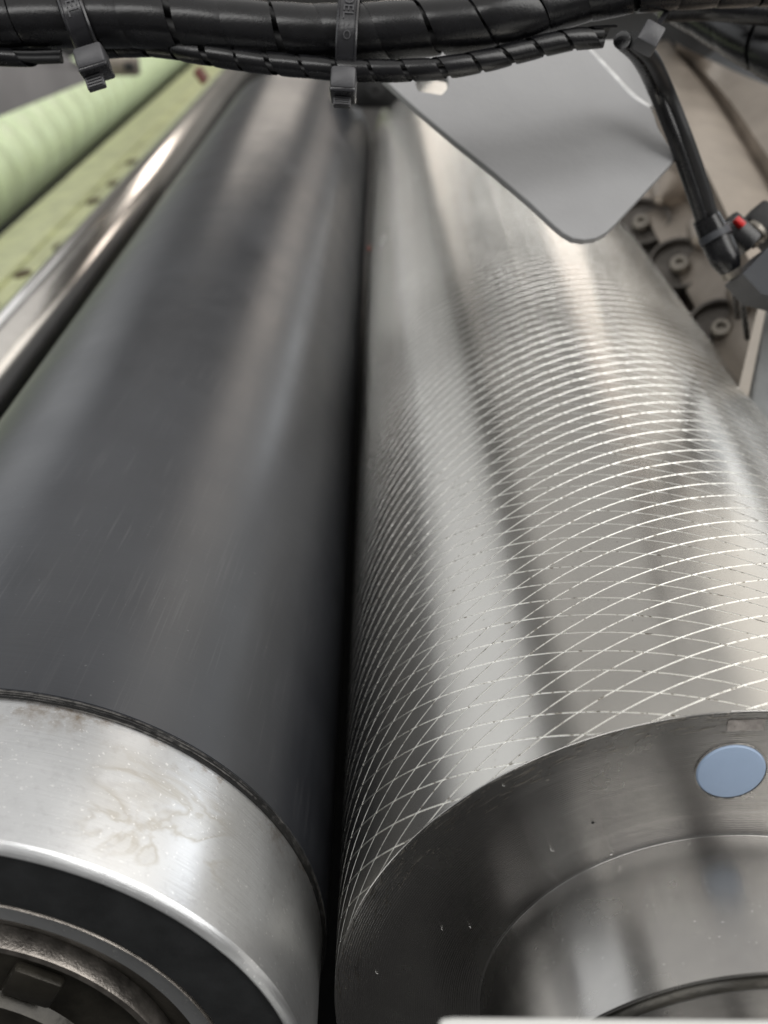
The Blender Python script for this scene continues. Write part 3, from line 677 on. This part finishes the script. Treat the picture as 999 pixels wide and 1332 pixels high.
r_ = bmesh.ops.extrude_face_region(bm, geom=bm.faces[:])
for v in [q for q in r_['geom'] if isinstance(q, bmesh.types.BMVert)]: v.co -= Vector(pn)*.035
bmesh.ops.recalc_face_normals(bm, faces=bm.faces)
be = [e for e in bm.edges if len(e.link_faces) == 2 and e.calc_face_angle(0) > 1.0]
bmesh.ops.bevel(bm, geom=be, offset=.006, segments=2, profile=.5, affect='EDGES')
bm.verts.index_update()
MB().add([v.co[:] for v in bm.verts], [[v.index for v in f.verts] for f in bm.faces]).build('plate', M['bracket'], root, angle=12); bm.free()
# folded flange along the right shoulder
fl = [(762, 58), (790, 88), (822, 122), (846, 139)]
fe = [(815, 52), (832, 80), (850, 112), (851, 138)]
V = []; 
for (a, b) in zip(fl, fe):
    p0 = pl(*a)[0]; p3 = W(b[0], b[1], 5.05); pin = pl(a[0]+9, a[1]-7)[0]+pn*.004
    for t in np.linspace(0, 1, 9):
        q = p0*(1-t)**2+pin*2*t*(1-t)+p3*t*t
        V.append(q)
Vb = [q-pn*.035 for q in V]; n_ = len(V); F = []
for i in range(3):
    for j in range(8):
        F.append((i*9+j, i*9+j+1, (i+1)*9+j+1, (i+1)*9+j)); F.append((n_+i*9+j, n_+(i+1)*9+j, n_+(i+1)*9+j+1, n_+i*9+j+1))
for j in range(8): F.append((j, n_+j, n_+j+1, j+1)); F.append((27+j, 28+j, n_+28+j, n_+27+j))
for i in range(3): F.append((i*9+8, n_+i*9+8, n_+(i+1)*9+8, (i+1)*9+8))
MB().add(V+Vb, F).build('flange', M['bracket'], root, angle=60)

mb = MB(); tube(mb, [pl(*q)[0]-pn*.011 for q in fl], [.0135, .0155, .0165, .0145], 20); mb.build('fold_highlight', M['foldglint'], root, label='pale bead standing in for the highlight on the bracket fold')  # sunk pale bead that draws the fold's highlight
# ------------------------------------------------------------------ right hanging cable, sensor, leads
root = thing('hanging_cable', 'black twin cable hanging beside the grey bracket down to the sensor plug', 'cable', W(900, 230, 4.6))
for dx, rr, m_ in ((-6, 10.5, 'plastic'), (8, 10, 'inner')):
    mb = MB(); tube(mb, [W(815+dx, 52, 4.0), W(838+dx, 75, 4.2), W(858+dx, 115, 4.5), W(884+dx, 180, 4.6), (W(905+dx, 240, 4.7)), W(924+dx*.8, 300, 4.8), W(940+dx*.6, 338, 4.85)], R3(rr, 4.5), 16); mb.build('lead', M[m_], root)
mb = MB(); tube(mb, [W(918, 282, 4.78), W(930, 308, 4.8), W(943, 336, 4.8), W(951, 354, 4.82)], [R3(18, 4.8), R3(21, 4.8), R3(20, 4.8), R3(13, 4.8)], 20, True, 6); plug_ = mb.build('plug', M['plastic'], root)
mb = MB(); tube(mb, [W(949, 350, 4.81), W(953, 358, 4.82)], R3(14, 4.8), 20, True, 3); mb.build('ferrule', M['screw'], plug_)
mb = MB(); tube(mb, [W(928, 303, 4.78), W(932, 311, 4.78)], R3(21.6, 4.8), 20, True, 3); mb.build('collar', M['bluegrey'], plug_)
for i, pts in enumerate(([(952, 358), (956, 378), (958, 395), (960, 412)], [(956, 356), (964, 385), (968, 410), (972, 440)])):
    mb = MB(); tube(mb, [W(x, y_, 4.85+.25*k) for k, (x, y_) in enumerate(pts)], R3(5-i, 5), 10); mb.build('wire', M['plastic'], root)
root = thing('position_sensor', 'black sensor head with a red cap and silver nut at the right border', 'sensor', W(970, 320, 4.9))
ca, sa = math.cos(-.75), math.sin(-.75); e1 = RT*ca+UP*sa; e2 = -RT*sa+UP*ca
mb = MB(); box(mb, W(958, 306, 4.9), e1*R3(24, 4.9), fw*.09, e2*R3(15, 4.9), .02); mb.build('body', M['plastic'], root)
mb = MB(); box(mb, W(961, 290, 4.8), e1*R3(7, 4.9), fw*.03, e2*R3(4, 4.9), .006); mb.build('red_cap', M['red'], root)
mb = MB(); disc_stack(mb, W(972, 312, 4.95), e2+RT*.2, [(0, .05), (.02, .055), (.02, .04), (.05, .04), (.05, .055), (.07, .055), (.075, .045)], 20); mb.build('nut', M['screw'], root)
mb = MB(); box(mb, W(1000, 300, 5.1), e1*R3(34, 5.1), fw*.1, e2*R3(17, 5.1), .02); mb.build('rear_body', M['dark'], root)
mb = MB(); prism(mb, [W(966, 356, 4.7), W(1003, 318, 4.7), W(1060, 330, 4.6), W(1060, 400, 4.6), W(990, 382, 4.7)], -fw, .25); mb.build('housing', M['bluegrey'], root)

# ------------------------------------------------------------------ foreground strip at the very bottom
root = thing('front_bracket', 'pale blurred bracket edge at the very bottom in front of the roller hub', 'bracket', W(800, 1340, 1.9))
P = [W(572, 1332, 1.95), W(576, 1327.5, 1.95), W(590, 1326, 1.95), W(1060, 1330, 1.95), W(1060, 1400, 1.9), W(572, 1400, 1.9)]
mb = MB(); prism(mb, P, -fw, .006); mb.build('plate', M['paintgrey'], root)
for o in bpy.data.objects:
    if '_o' in o.keys(): del o['_o']
